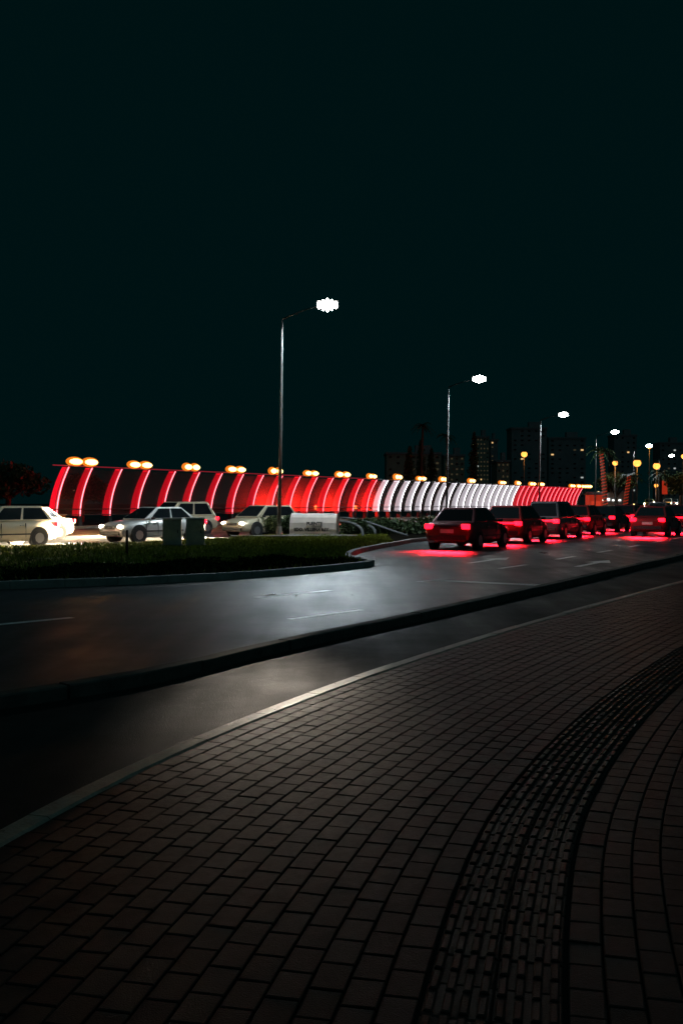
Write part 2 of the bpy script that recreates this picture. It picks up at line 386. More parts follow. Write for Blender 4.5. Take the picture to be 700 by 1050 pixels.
kb = MB(); kerbstones(kb, med_front + med_back[:90], -0.16, 0.02, -0.01, 0.15, L=1.0, gap=0.01)
kerbstones(kb, far_edge, -0.05, 0.14, -0.01, 0.15, L=1.0, gap=0.01)
tag(kb.build("median_kerb", M['concrete']), kind="structure")

def inside(x, y, poly):
    c = False; n = len(poly); j = n - 1
    for i in range(n):
        xi, yi = poly[i]; xj, yj = poly[j]
        if (yi > y) != (yj > y) and x < (xj - xi) * (y - yi) / (yj - yi) + xi: c = not c
        j = i
    return c
gr = MB()
cnt = 0
while cnt < 52000:
    y = 11 + 33 * rnd.random() ; x = rnd.uniform(-26, 2.0)
    if abs(x) / y > 0.42 or not inside(x, y, allp): continue
    # keep a bare trodden strip along the kerb, patchy growth
    pn = math.sin(x * 1.7 + 0.6 * y) * math.sin(y * 1.3 - 0.5 * x)
    if pn < -0.55 and rnd.random() < 0.8: continue
    if min((Vector((x, y)) - p).length for p in med_front[::3]) < 2.6 + 0.5 * math.sin(x) and rnd.random() < 0.93: continue
    h = rnd.uniform(0.04, 0.11) * (1.15 + 0.5 * pn); a = rnd.uniform(0, 2 * PI); wd = rnd.uniform(0.012, 0.03)
    dx, dy = math.cos(a) * wd, math.sin(a) * wd; lx, ly = rnd.uniform(-.06, .06), rnd.uniform(-.06, .06)
    gr.add([(x - dx, y - dy, mz), (x + dx, y + dy, mz), (x + lx, y + ly, mz + h)], [(0, 1, 2)]); cnt += 1
tag(gr.build("grass", M['grass']), label="short patchy grass on the median beside the road", kind="stuff")

def leafcloud(mb, c, r, n, size=0.06, shell=0.5, box=False, mi=0):
    for _ in range(n):
        if box: p = Vector((rnd.uniform(-1, 1), rnd.uniform(-1, 1), rnd.uniform(-1, 1)))
        else:
            p = Vector((rnd.gauss(0, 1), rnd.gauss(0, 1), rnd.gauss(0, 1))).normalized() * (shell + (1 - shell) * rnd.random())
        p = Vector((c[0] + p.x * r[0], c[1] + p.y * r[1], c[2] + p.z * r[2]))
        a = Vector((rnd.uniform(-1, 1), rnd.uniform(-1, 1), rnd.uniform(-1, 1))).normalized(); b = a.cross(Vector((rnd.uniform(-1, 1), rnd.uniform(-1, 1), rnd.uniform(-1, 1)))).normalized()
        s = size * rnd.uniform(0.6, 1.4)
        mb.add([p - a * s, p + b * s * 0.5, p + a * s, p - b * s * 0.5], [(0, 1, 2, 3)], mi)
# dark creeping plants between the grass and the road kerb
cp = MB(); cnt = 0
while cnt < 9000:
    i_ = rnd.randrange(1, len(med_front) - 1); p_ = med_front[i_]; n_ = normals(med_front[i_ - 1:i_ + 2])[1]; o_ = rnd.uniform(.18, 3.1)
    x, y = p_.x + n_.x * o_ + rnd.uniform(-.4, .4), p_.y + n_.y * o_ + rnd.uniform(-.2, .2)
    if abs(x) / max(y, 1) > .42 or not inside(x, y, allp): continue
    leafcloud(cp, (x, y, mz + .05 + .04 * math.sin(3 * x)), (.05, .05, .05), 1, .055, box=True); cnt += 1
tag(cp.build("creeping_plants", mat("creeping_leaf", (0.02, 0.032, 0.012), 0.95, island=0.5, spec=0.0)), label="dark creeping plants along the median kerb", kind="stuff")
# ground cover planting of the island
gc = MB()
cnt = 0
while cnt < 26000:
    y = 46 + 90 * rnd.random() ** 1.3; x = rnd.uniform(0, 62)
    if not inside(x, y, allp): continue
    hh = 0.45 + 0.30 * math.sin(x * .9) * math.sin(y * .7)
    leafcloud(gc, (x, y, mz + hh * rnd.random()), (.1, .1, .06), 1, 0.11, box=True); cnt += 1
tag(gc.build("ground_cover", M['leaf']), label="low dark planting filling the island before the bridge", kind="stuff")

# ------------------------------------------------------------------ STREET LAMPS
LPOS = [(-2.75, 43.0), (7.3, 68.0), (19.2, 95.0), (30.6, 118.0), (43.5, 146.0), (57, 176)]
def make_lamp():
    r = empty("street_lamp")
    m = MB(); m.tube([(0, 0, 0.45), (0.09, 0, 4.5), (0.13, 0, 7.5), (0.17, 0, 9.55)], [.085, .07, .058, .045], 12); m.build("pole", M['steel'], r, True)
    m = MB(); m.tube([(0, 0, 0), (0, 0, .45)], [.14, .12], 12); m.box((0, 0, .02), (.42, .42, .04)); m.build("base", M['concrete'], r)
    # curved bracket arm to local +X
    pts = [(.17 + 2.05 * t, 0, 9.55 + .42 * math.sin(t * PI / 2)) for t in [i / 8 for i in range(9)]]
    m = MB(); m.tube(pts, [.036 - .002 * i for i in range(9)], 8); m.build("arm", M['plastic'], r, True)
    hd = empty("lamp_head", (2.35, 0, 10.0), R(24), 0, R(-50)); hd.parent = r      # tilted LED panel
    m = MB(); m.box((0, 0, .06), (.94, .40, .08), top=(.85, .8)); m.box((0, .0, .13), (.3, .2, .12)); m.build("lamp_housing", M['plastic'], hd, bevel=.015)
    for k in range(5):
        m = MB(); m.ball((-.36 + .18 * k, 0, -.02), (.085, (.17, .27, .33, .27, .17)[k], .10), 12, 8); m.build("lens", M['led'], hd, True)
    return r
lamp0 = make_lamp(); index(lamp0)
ORD = 'first second third fourth fifth sixth seventh eighth ninth tenth eleventh twelfth thirteenth fourteenth fifteenth sixteenth seventeenth eighteenth nineteenth twentieth'.split() + ['twenty-' + a for a in 'first second third fourth fifth sixth seventh eighth ninth'.split()]
rank = ['nearest street lamp, tall pale pole beside the stone sign block', 'second tall street lamp from the left, in front of the white-lit ribs',
        'third tall white street lamp, above the far red ribs', 'fourth tall white street lamp, just right of the end of the bridge barrier',
        'fifth tall white street lamp with an orange lamp just below it', 'farthest white street lamp, at the right edge of the picture']
for i, (x, y) in enumerate(LPOS):
    o = lamp0 if i == 0 else copy_tree(lamp0)
    o.location = (x, y, 0.13); o.rotation_euler = (0, 0, -R(24))
    tag(o, rank[i], 'street lamp', 'tall white street lamps along the island')
    d = Vector((math.cos(-R(24)), math.sin(-R(24)))) * 2.3
    L = bpy.data.lights.new("lamp_light", 'SPOT'); L.energy = [3800, 5000, 4000, 3500, 3000, 3000][i]; L.color = (0.76, 0.91, 1.0); L.shadow_soft_size = 0.35
    L.spot_size = R(150); L.spot_blend = 0.18
    lo = bpy.data.objects.new("lamp_light", L); lo.location = (x + d.x, y + d.y, 9.98); lo.rotation_euler = (0, 0, 0); C.objects.link(lo)
    if i < 3:                                          # added spots that brighten pools on the road, kerb and pavers
        P0 = Vector((x + d.x, y + d.y, 9.95))
        for reach, size, en in ((20.5, 22, (1900, 3000, 2500)[i]), (34.3, 3.0, (12000, 0, 0)[i]), (35.2, 3.8, (2200, 0, 0)[i])):
            if not en: continue
            T = P0 + Vector((-.02 if reach < 30 else -.004 if reach < 35 else .008, -1, 0)) * reach + Vector((0, 0, -9.95))
            L = bpy.data.lights.new("added_pool_spot", 'SPOT'); L.energy = en; L.use_shadow = True; L.color = (0.76, 0.91, 1.0) if reach < 30 else (1, .86, .7); L.shadow_soft_size = 0.3
            L.spot_size = R(size); L.spot_blend = 1.0
            lo = bpy.data.objects.new("added_pool_spot", L); lo.location = P0; lo.rotation_euler = (T - P0).to_track_quat('-Z', 'Y').to_euler(); C.objects.link(lo)

# ------------------------------------------------------------------ BRIDGE BARRIER
A = Vector((-17.3, 60.0)); U = Vector((0.515, 0.857)); N = Vector((0.857, -0.515))     # N points over the carriageway (towards us)
rzb = math.atan2(U.y, U.x) - PI / 2                        # local +Y along the bridge, +X over the carriageway
def prof(z):                                               # inward lean of the rib at height z
    t = (z - 0.8) / 3.05; return 1.10 * t ** 1.9
def rib_mesh(kind):
    zs = [0.8 + 3.0 * i / 12 for i in range(13)]
    m = MB(); vs = []
    for z in zs:
        x = prof(z); dep = 0.64 - 0.14 * (z - .8) / 3.3
        vs += [(x, -.035, z), (x, .035, z), (x - dep, .035, z), (x - dep, -.035, z)]
    fs = []
    for i in range(12):
        for k in range(4):
            k2 = (k + 1) % 4; fs.append((4 * i + k, 4 * i + k2, 4 * i + 4 + k2, 4 * i + 4 + k))
    fs += [(3, 2, 1, 0), (48, 49, 50, 51)]
    m.add(vs, fs)
    rim = MB(); vs = []
    for z in zs:
        x = prof(z) + .012
        vs += [(x, -.13, z), (x + .012, .13, z), (x - .03, .13, z), (x - .03, -.13, z)]
    rim.add(vs, fs)
    led = MB(); vs = []
    for z in zs:
        x = prof(z) + .03
        vs += [(x + .02, -.028, z), (x + .02, .028, z), (x, .028, z), (x, -.028, z)]
    led.add(vs, fs)
    return m, rim, led
def make_rib(kind, step):
    r = empty("barrier_rib")
    m, rim, led = rib_mesh(kind)
    m.build("rib_blade", M[kind + 'rib'], r); rim.build("rib_flange", M[kind + 'rib2'], r); led.build("led_strip", M[kind + 'led'], r)
    f = MB(); f.box((-.12, 0, .40), (.42, .34, .78), top=(.8, .8)); f.build("foot", M['darkmetal'], r, bevel=.01)
    p = MB(); vs = []
    for i in range(9):
        z = 0.86 + 2.85 * i / 8; x = prof(z) - .12
        vs += [(x, .06, z), (x, step - .06, z)]
    p.add(vs, [(2 * i, 2 * i + 1, 2 * i + 3, 2 * i + 2) for i in range(8)]); p.build("glass_panel", M['panel'], r, True)
    index(r); return r
Ys = [59.75]; y = 61.4
while y < 149:
    Ys.append(y); y += 2.24 if y < 92 else (1.95 if y < 110 else (1.62 if y < 126 else 1.5))
protos = {}
rc = dict(a=0, b=0, c=0)
for i, y in enumerate(Ys):
    t = (y - 60) / U.y; p = A + U * t
    step = (Ys[i + 1] - y) / U.y if i + 1 < len(Ys) else 1.8
    kind = 'red' if (y < 92.8 or y > 126.2) else 'white'
    key = (kind, round(step, 1))
    if key not in protos: protos[key] = make_rib(kind, step); o = protos[key]
    else: o = copy_tree(protos[key])
    o.location = (p.x, p.y, 0); o.rotation_euler = (0, 0, rzb)
    if i == 0: lab = 'leftmost red-lit rib of the bridge barrier, beside the orange-lit pillar'
    elif y < 92.8: rc['a'] += 1; lab = 'curved red-lit rib, %s to the right of the leftmost red rib of the barrier' % ORD[rc['a'] - 1]
    elif kind == 'white': rc['b'] += 1; lab = 'curved white-lit rib, %s from the left in the white run of the barrier' % ORD[rc['b'] - 1]
    else: rc['c'] += 1; lab = 'small curved red-lit rib, %s from the left in the far red run' % ORD[rc['c'] - 1]
    tag(o, lab, 'barrier rib', 'lit ribs of the bridge barrier, ' + ('near red' if y < 92.8 else 'white' if kind == 'white' else 'far red'))
def bline(y0, y1, x, z, n=2):
    out = []
    for i in range(n):
        y = y0 + (y1 - y0) * i / (n - 1); p = A + U * ((y - 60) / U.y) + N * x; out.append((p.x, p.y, z))
    return out
y0, y1 = 58.6, 150.5
hr = empty("barrier_rail", (A.x, A.y, 0)); 
def local(pts): return [(a - A.x, b - A.y, c) for a, b, c in pts]
m = MB(); m.tube(local(bline(y0, 92.8, 1.17, 3.87)), .035, 6); m.build("top_rail", M['redrail'], hr)
m = MB(); m.tube(local(bline(92.8, 126.2, 1.17, 3.87)), .035, 6); m.build("top_rail", M['ribpaint'], hr)
m = MB(); m.tube(local(bline(126.2, y1, 1.17, 3.87)), .035, 6); m.build("top_rail", M['redrail'], hr)
for z in (1.22, 0.86):
    m = MB(); m.tube(local(bline(y0, y1, .12, z)), .04, 6); m.build("handrail", M['darkmetal'], hr)
tag(hr, 'long dark and red rails tying the lit ribs of the bridge barrier together', 'railing')
# low deck edge and walkway
m = MB(); c = bline(y0 - 6, y1 + 5, -.1, 0, 2)
d = Vector(c[1]) - Vector(c[0]); mid = (Vector(c[0]) + Vector(c[1])) / 2
m.box((mid.x, mid.y, .0), (.6, d.length, .34), rz=rzb); tag(m.build("bridge_edge_beam", M['concrete']), 'low concrete beam under the ribs along the far side of the bridge', 'beam')
# end pillar, orange lit
p = A + U * (-0.2) + N * .1
pil = empty("end_pillar", (p.x - .1, p.y, 0), rzb)
m = MB(); m.box((-.1, 0, .43), (.95, .75, .86)); m.build("shaft", M['orangelit'], pil, bevel=.02)
m = MB(); m.box((-.1, 0, .90), (1.05, .85, .06)); m.build("cap", M['concrete'], pil, bevel=.01)
tag(pil, 'squat orange-lit pillar at the left end of the bridge barrier', 'pillar')
# leading edge rib at left end
def spot(name, loc, tgt, e, col, size=R(90), blend=.6, soft=.15):
    L = bpy.data.lights.new(name, 'SPOT'); L.energy = e; L.color = col; L.spot_size = size; L.spot_blend = blend; L.shadow_soft_size = soft
    o = bpy.data.objects.new(name, L); o.location = loc; o.rotation_euler = (Vector(tgt) - Vector(loc)).to_track_quat('-Z', 'Y').to_euler(); C.objects.link(o); return o
spot("pillar_light", (p.x + .9, p.y - 1.4, .35), (p.x, p.y, .5), 45, (1, .45, .1), R(100))

# warm flood lamps on the top rail
def make_flood():
    r = empty("flood_lamp")
    m = MB(); m.tube([(0, 0, 0), (0, 0, .16)], .03, 6); m.box((0, 0, .16), (.08, 1.5, .05)); m.build("bracket", M['darkmetal'], r)
    for s in (-1, 1):
        m = MB(); m.box((-.04, s * .46, .30), (.20, .66, .16), top=(.6, .9)); m.build("housing", M['darkmetal'], r, bevel=.02)
        m = MB(); m.ball((.03, s * .46, .24), (.22, .50, .27), 14, 8); m.build("glow_shell", M['warmrim'], r, True)
        m = MB(); m.ball((.14, s * .46, .235), (.22, .40, .17), 12, 8); m.build("lens", M['warm'], r, True)
    index(r); return r
fl0 = None
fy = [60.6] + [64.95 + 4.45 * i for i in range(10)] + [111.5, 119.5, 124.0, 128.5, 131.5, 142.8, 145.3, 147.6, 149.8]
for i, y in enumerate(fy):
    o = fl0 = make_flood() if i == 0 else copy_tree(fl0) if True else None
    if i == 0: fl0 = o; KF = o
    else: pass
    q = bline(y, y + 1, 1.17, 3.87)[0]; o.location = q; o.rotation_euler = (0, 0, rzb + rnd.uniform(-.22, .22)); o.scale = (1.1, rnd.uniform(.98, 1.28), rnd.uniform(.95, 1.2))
    KID.setdefault(o.name, KID.get(KF.name)); fl0 = KF
    if i % 2 == 0 and i < 12:
        spot("flood_light", (q[0] + .3, q[1] - .2, 3.95), (q[0] + 2.2, q[1] - 1.3, 0), 260, (1, .5, .14), R(150), .8, .3)
    nm = 'near red' if y < 92.8 else 'white' if y < 126.2 else 'far red'
    k = sum(1 for yy in fy[:i + 1] if ('near red' if yy < 92.8 else 'white' if yy < 126.2 else 'far red') == nm)
    lab = 'paired orange flood lamp on the rail, %s from the left above the %s ribs' % (ORD[k - 1], nm)
    tag(o, lab, 'flood lamp', 'orange flood lamps on the bridge barrier')

# low warm lamps behind the near ribs, with added red fill for the glass
for k, px in enumerate((268, 300, 336, 376)):
    y = 53400 / (951 - px); q = bline(y, y + 1, -1.3, 0)[0]
    b = empty("walkway_lamp", q)
    m = MB(); m.tube([(0, 0, 0), (0, 0, 1.05)], .05, 8); m.build("post", M['darkmetal'], b)
    m = MB(); m.ball((0, 0, 1.2), (.17, .17, .17), 12, 8); m.build("globe", M['sodium'], b, True)
    L = bpy.data.lights.new("panel_red_fill", 'POINT'); L.energy = 1600; L.color = (1, .018, .010); L.shadow_soft_size = .2  # red fill added in place of the LED strips' light on the glass
    lo = bpy.data.objects.new("panel_red_fill", L); lo.location = (q[0] - .1, q[1] + .1, 1.5); C.objects.link(lo)
    tag(b, ['low orange globe lamp behind the red ribs, left of the stone sign', 'low orange globe lamp behind the red ribs, above the left end of the stone sign',
            'low orange globe lamp behind the red ribs, above the right end of the stone sign', 'low orange globe lamp behind the last near red rib, where the white ribs begin'][k], 'globe lamp', 'low globe lamps behind the barrier')

# ------------------------------------------------------------------ STONE SIGN, WALL, CABINETS, SHRUBS
sg = empty("stone_sign", (-1.22, 43.2, .13), R(-14))
m = MB(); n = 8; W = 1.06
prof2 = [(-.20, 0.06), (-.21, .32), (-.17, .60), (-.08, .84), (.04, .97), (.18, 1.02), (.32, .98), (.32, .06)]
vs = []
for x in (-W, W): vs += [(x, a, b) for a, b in prof2]
k = len(prof2)
m.add(vs, [tuple(range(k)), tuple(range(2 * k - 1, k - 1, -1))] + [(i, k + i, k + (i + 1) % k, (i + 1) % k)[::-1] for i in range(k)])
m.build("sign_block", M['stone'], sg, bevel=.02)
m = MB(); m.box((0, .06, .04), (2.4, .8, .08)); m.build("plinth", M['concrete'], sg, bevel=.015)
def text(body, size, loc, rx, parent, mtl, name="lettering", rz=0, ext=.006):
    cu = bpy.data.curves.new(name, 'FONT'); cu.body = body; cu.size = size; cu.extrude = ext; cu.align_x = 'CENTER'; cu.resolution_u = 2; cu.offset = .009
    t = bpy.data.objects.new(name + "_tmp", cu); C.objects.link(t)
    dg = bpy.context.evaluated_depsgraph_get(); me = bpy.data.meshes.new_from_object(t.evaluated_get(dg)); bpy.data.objects.remove(t)
    me.materials.clear(); me.materials.append(mtl)
    o = bpy.data.objects.new(name, me); C.objects.link(o); o.parent = parent; o.location = loc; o.rotation_euler = (rx, 0, rz); return o
text("PUENTE", .20, (.08, -.222, .50), R(83), sg, M['letter'])
text("EDO. VILLENA REY", .19, (-.06, -.225, .24), R(90), sg, M['letter'])
tag(sg, 'pale stone block sign with engraved bridge name, between dark shrubs', 'sign')
m = MB(); m.box((0, 0, .0), (5.4, .35, .24)); o = m.build("planter_wall", M['concrete'], bevel=.02); o.location = (-2.0, 41.6, .12); o.rotation_euler = (0, 0, R(6))
tag(o, 'low pale concrete planter wall in front of the stone sign', 'wall')
def cabinet(loc, rz, lab, w=.62):
    r = empty("utility_cabinet", loc, rz)
    m = MB(); m.box((0, 0, .5), (w, .4, .84)); m.build("body", M['cabinet'], r, bevel=.015)
    m = MB(); m.box((0, 0, .95), (w + .08, .48, .05), top=(.9, .8)); m.build("lid", M['cabinet'], r, bevel=.008)
    m = MB(); m.box((0, -.205, .5), (w - .12, .012, .70)); d = m.build("door", M['cabinet'], r)
    m = MB(); m.box((w * .3, -.222, .52), (.03, .02, .12)); m.build("handle", M['darkmetal'], d)
    m = MB(); m.box((0, 0, .04), (w + .1, .5, .08)); m.build("plinth", M['concrete'], r)
    tag(r, lab, 'cabinet', 'roadside utility cabinets')
cabinet((-5.72, 33.0, .13), R(8), 'left one of two grey utility cabinets on the grass')
cabinet((-4.95, 33.1, .13), R(8), 'right one of two grey utility cabinets on the grass')
mk2 = MB(); mk2.tube([(0, 0, 0), (.01, 0, .72), (.01, 0, .74)], [.035, .035, .02], 8); o = mk2.build("marker_post", M['plastic'], smooth=True); o.location = (-5.85, 26.6, .13)
tag(o, 'thin black marker post standing in the grass', 'post')
mk2 = MB()
def shrub(loc, r, lab, n=1500, name="shrub"):
    e = empty(name, loc)
    m = MB(); leafcloud(m, (0, 0, r[2]), r, n, .05, .55); leafcloud(m, (0, 0, r[2]), (r[0] * .85, r[1] * .85, r[2] * .85), n // 3, .07, .2); m.build("foliage", M['leaf'], e)
    m = MB()
    for k in range(5):
        a = k * 1.3; m.tube([(0, 0, 0), (r[0] * .4 * math.cos(a), r[1] * .4 * math.sin(a), r[2])], [.02, .01], 5)
    m.build("stem", M['bark'], e); tag(e, lab, 'shrub', 'clipped shrubs beside the stone sign')
shrub((-3.05, 44.2, .13), (.5, .45, .46), 'round dark shrub at the foot of the nearest street lamp')
shrub((-2.35, 44.5, .13), (.42, .4, .48), 'round dark shrub touching the left end of the stone sign')
shrub((.7, 44.4, .13), (.55, .5, .40), 'low dark shrub at the right end of the stone sign')
shrub((1.9, 46.2, .13), (.8, .6, .36), 'wide low shrub under the curved pale ribs')

# curved pale rails in the planting right of the sign
def hoop(pts, rad, lab):
    pts = [Vector((*p,)) if len(p) == 3 else Vector(p) for p in pts]
    cv = []
    P = [2 * pts[0] - pts[1]] + pts + [2 * pts[-1] - pts[-2]]
    for i in range(1, len(P) - 2):
        for k in range(6):
            t = k / 6; cv.append(0.5 * ((2 * P[i]) + (P[i + 1] - P[i - 1]) * t + (2 * P[i - 1] - 5 * P[i] + 4 * P[i + 1] - P[i + 2]) * t * t + (3 * P[i] - P[i - 1] - 3 * P[i + 1] + P[i + 2]) * t ** 3))
    cv.append(P[-2]); m = MB(); m.tube(cv, rad, 8)
    o = m.build("curved_rail", M['stone2'], smooth=True); tag(o, lab, 'rail', 'curved pale rails in the planting')
M['stone2'] = mat("pale_rail_paint", (0.10, 0.105, 0.105), 0.75, var=0.2, vscale=6)
def W3(px, py, Y): return ((px - 350) / 1000 * Y, Y, 1.6 - (py - 516) / 1000 * Y)
hoop([W3(350, 531, 46), W3(362, 532, 45.5), W3(375, 535, 45), W3(390, 540, 44.5), W3(404, 545, 44), W3(418, 549.5, 43.5)], .055, 'longest pale curved rail, sweeping down to the right beside the sign')
hoop([W3(349, 535, 44.5), W3(358, 536, 43.8), W3(366, 539, 43.2), W3(370.5, 543, 42.8), W3(372, 549, 42.6), W3(372, 552, 42.6)], .065, 'short pale curved rail bent down nearest the sign')
hoop([W3(360, 534, 46), W3(372, 537.5, 45.2), W3(380, 540, 44.6), W3(384, 544, 44.2), W3(385, 551, 44.1)], .06, 'second pale curved rail bent down right of the sign')
hoop([W3(380, 536, 49), W3(392, 541, 48), W3(396, 545, 47.6), W3(396, 551, 47.5)], .05, 'third pale curved rail, dimmer and behind the long one')
hoop([W3(519, 536.5, 56), W3(530, 538, 55), W3(540, 540, 54.3), W3(545, 542, 54), W3(548, 547, 53.8), W3(549, 549, 53.8)], .075, 'pale curved rail alone at the right, below the far red ribs')

# ------------------------------------------------------------------ CARS
def quad_inset(a, b, c, d, u0, u1, v0, v1, off):
    a, b, c, d = map(Vector, (a, b, c, d)); n = (b - a).cross(d - a).normalized()
    def q(u, v): return (a.lerp(b, u)).lerp(d.lerp(c, u), v) + n * off
    return [q(u0, v0), q(u1, v0), q(u1, v1), q(u0, v1)]
def make_car(style, front_on):
    r = empty("car")
    hb = style != 'sedan'; suv = style == 'suv'; L = 4.5 if suv else 3.9 if hb else 4.4; H = 1.68 if suv else 1.50 if hb else 1.44; h = L / 2
    # lower body loft : stations along y with half width, top height, bottom height
    st = [(-h, .70, .78, .36), (-h + .06, .80, .90, .28), (-h + .35, .86, .95, .22), (-.9, .88, .95, .20), (0, .88, .94, .20), (.9, .87, .92, .20), (h - .45, .85, .82, .22), (h - .1, .78, .70, .26), (h, .68, .62, .34)]
    m = MB(); vs = []
    for y, wd, zt, zb in st:
        vs += [(-wd * .9, y, zb), (-wd, y, zb + .16), (-wd, y, (zt + zb) / 2 + .08), (-wd * .93, y, zt - .03), (-wd * .80, y, zt), (wd * .80, y, zt), (wd * .93, y, zt - .03), (wd, y, (zt + zb) / 2 + .08), (wd, y, zb + .16), (wd * .9, y, zb)]
    fs = [tuple(range(10))]; N_ = 10
    for i in range(len(st) - 1):
        for k in range(N_):
            k2 = (k + 1) % N_; fs.append((i * N_ + k, (i + 1) * N_ + k, (i + 1) * N_ + k2, i * N_ + k2))
    fs.append(tuple((len(st) - 1) * N_ + k for k in range(N_))[::-1])
    m.add(vs, fs)
    body = m.build("body", PAINT['white'], r, True)
    # cabin
    yb0, yt0, yt1, yb1 = ((-h + .12, -h + .55, .25, 1.05) if hb else (-1.65, -1.02, .25, 1.05))
    wb, wt = .80, .60; zb = .925
    Bt = [(-wb, yb0, zb), (wb, yb0, zb), (wb, yb1, zb), (-wb, yb1, zb)]; Tp = [(-wt, yt0, H), (wt, yt0, H), (wt, yt1, H), (-wt, yt1, H)]
    m = MB(); m.add(Bt + Tp, [(3, 2, 1, 0), (4, 5, 6, 7), (0, 1, 5, 4), (1, 2, 6, 5), (2, 3, 7, 6), (3, 0, 4, 7)])
    m.build("cabin", PAINT['white'], r, bevel=.05)
    def pane(name, a, b, c, d, u0, u1, v0, v1):
        m = MB(); m.add(quad_inset(a, b, c, d, u0, u1, v0, v1, .004), [(0, 1, 2, 3)]); m.build(name, M['glass'], r)
    pane("rear_window", Bt[0], Bt[1], Tp[1], Tp[0], .07, .93, .12, .88)
    pane("windscreen", Bt[2], Bt[3], Tp[3], Tp[2], .05, .95, .08, .92)
    pane("side_window", Bt[1], Bt[2], Tp[2], Tp[1], .08, .47, .12, .86); pane("side_window", Bt[1], Bt[2], Tp[2], Tp[1], .51, .90, .12, .86)
    pane("side_window", Bt[3], Bt[0], Tp[0], Tp[3], .10, .49, .12, .86); pane("side_window", Bt[3], Bt[0], Tp[0], Tp[3], .53, .92, .12, .86)
    for sx in (-1, 1):
        for yy in (-h + .85, h - .82):
            m = MB(); m.tube([(sx * .70, yy, .34), (sx * .883, yy, .34)], .385, 20); m.build("wheel_arch", M['plastic'], r)
            wv = empty("wheel", (sx * .80, yy, .31)); wv.parent = r
            m = MB(); m.tube([(-.10, 0, 0), (.10, 0, 0)], .31, 20); m.build("tyre", M['tyre'], wv)
            m = MB(); m.tube([(sx * .09, 0, 0), (sx * .108, 0, 0)], .19, 10); m.build("rim", M['rim'], wv)
        m = MB(); m.box((sx * .66, -h + .025, .80), (.30, .13, .17), rz=-sx * R(18)); m.build("tail_light", M['tail'], r, bevel=.02)
        m = MB(); m.ball((sx * .62, h - .07, .64), (.16, .09, .085), 12, 8); m.build("headlight", M['head'] if front_on else M['headoff'], r, True)
        m = MB(); m.box((sx * .93, .72, .98), (.16, .10, .11)); m.build("mirror", M['plastic'], r, bevel=.02)
    m = MB(); m.box((0, h - .01, .60), (.72, .05, .12)); m.build("grille", M['plastic'], r, bevel=.01)
    for sx in (-1, 1):
        m = MB()
        for yy in (-.55, .42, 1.02): m.box((sx * .868, yy, .60), (.034, .014, .52))
        m.box((sx * .872, .1, .46), (.036, 2.0, .05)); m.build("side_trim", M['plastic'], r)
        for yy in (-.40, .57): m = MB(); m.box((sx * .872, yy, .78), (.05, .15, .03)); m.build("door_handle", M['rim'], r)
    m = MB(); m.box((0, -h + .02, .42), (1.36, .14, .18)); m.build("rear_bumper", M['plastic'], r, bevel=.03)
    m = MB(); m.box((0, h - .02, .38), (1.30, .10, .16)); m.build("front_bumper", M['plastic'], r, bevel=.03)
    if hb:
        m = MB(); m.box((0, -h - .035, .81), (1.06, .03, .07)); m.build("added_light_bar", M['tail'], r, bevel=.01)  # glowing bar added to strengthen the red of the queue
    m = MB(); m.box((0, -h - .005, .64), (.48, .03, .13)); m.build("number_plate", M['plate'], r)
    index(r); return r
cars = {}
def ZF(y): return .9 * min(1, max(0, (y - 125) / 45))
m = MB(); vs = []
for y in (125, 132, 140, 148, 156, 164, 170, 200, 300): vs += [(.47 * y - 25, y, ZF(y) + .004), (.47 * y + 10, y, ZF(y) + .004)]
m.add(vs, [(2 * i, 2 * i + 1, 2 * i + 3, 2 * i + 2) for i in range(8)]); tag(m.build('far_road', M['road']), kind='structure')
def car(style, colour, x, y, d, lab, group, front_on=False):
    key = (style, front_on)
    if key not in cars: cars[key] = make_car(style, front_on); o = cars[key]; ks = KID[o.name]
    else:
        o = cars[key].copy(); C.objects.link(o); ks = []
        for ch in KID[cars[key].name]:
            c = ch.copy(); C.objects.link(c); c.parent = o; ks.append(c)
            for gch in KID.get(ch.name, []):
                c2 = gch.copy(); C.objects.link(c2); c2.parent = c
    for k in ks:
        if k.name.split('.')[0] in ('body', 'cabin'):
            k.material_slots[0].link = 'OBJECT'; k.material_slots[0].material = PAINT[colour]
    dv = Vector(d).normalized(); o.location = (x, y, 0.003); o.rotation_euler = (0, 0, math.atan2(dv.y, dv.x) - PI / 2)
    tag(o, lab, 'car', group)
    if y > 150: o.location.z = ZF(y) + .004
    h = {'hatch': 1.95, 'sedan': 2.2, 'suv': 2.25}[style]
    if not front_on:
        L = bpy.data.lights.new("tail_lamp_light", 'AREA'); L.shape = 'RECTANGLE'; L.size = 1.5; L.size_y = .15; L.energy = TAILW; L.color = (1, .006, .016); L.spread = R(80)
        lo = bpy.data.objects.new("tail_lamp_light", L); p = Vector((x, y)) - dv * (h + .14); lo.location = (p.x, p.y, .80)
        lo.rotation_euler = Vector((-dv.x, -dv.y, -1.08)).to_track_quat('-Z', 'Y').to_euler(); C.objects.link(lo)
    else:
        nrm = Vector((-dv.y, dv.x))
        for sx in (-1, 1):
            p = Vector((x, y)) + dv * (h + .1) + nrm * sx * .6
            zf = ZF(y) if y > 150 else 0
            spot("head_lamp_light", (p.x, p.y, .66 + zf), (p.x + dv.x * 10, p.y + dv.y * 10, -.2 + zf), HEADW, (1, .76, .48), R(80), .9, .1)
TAILW = 300; HEADW = 50000
q = 'cars queuing in the turning lane with red tail lights'
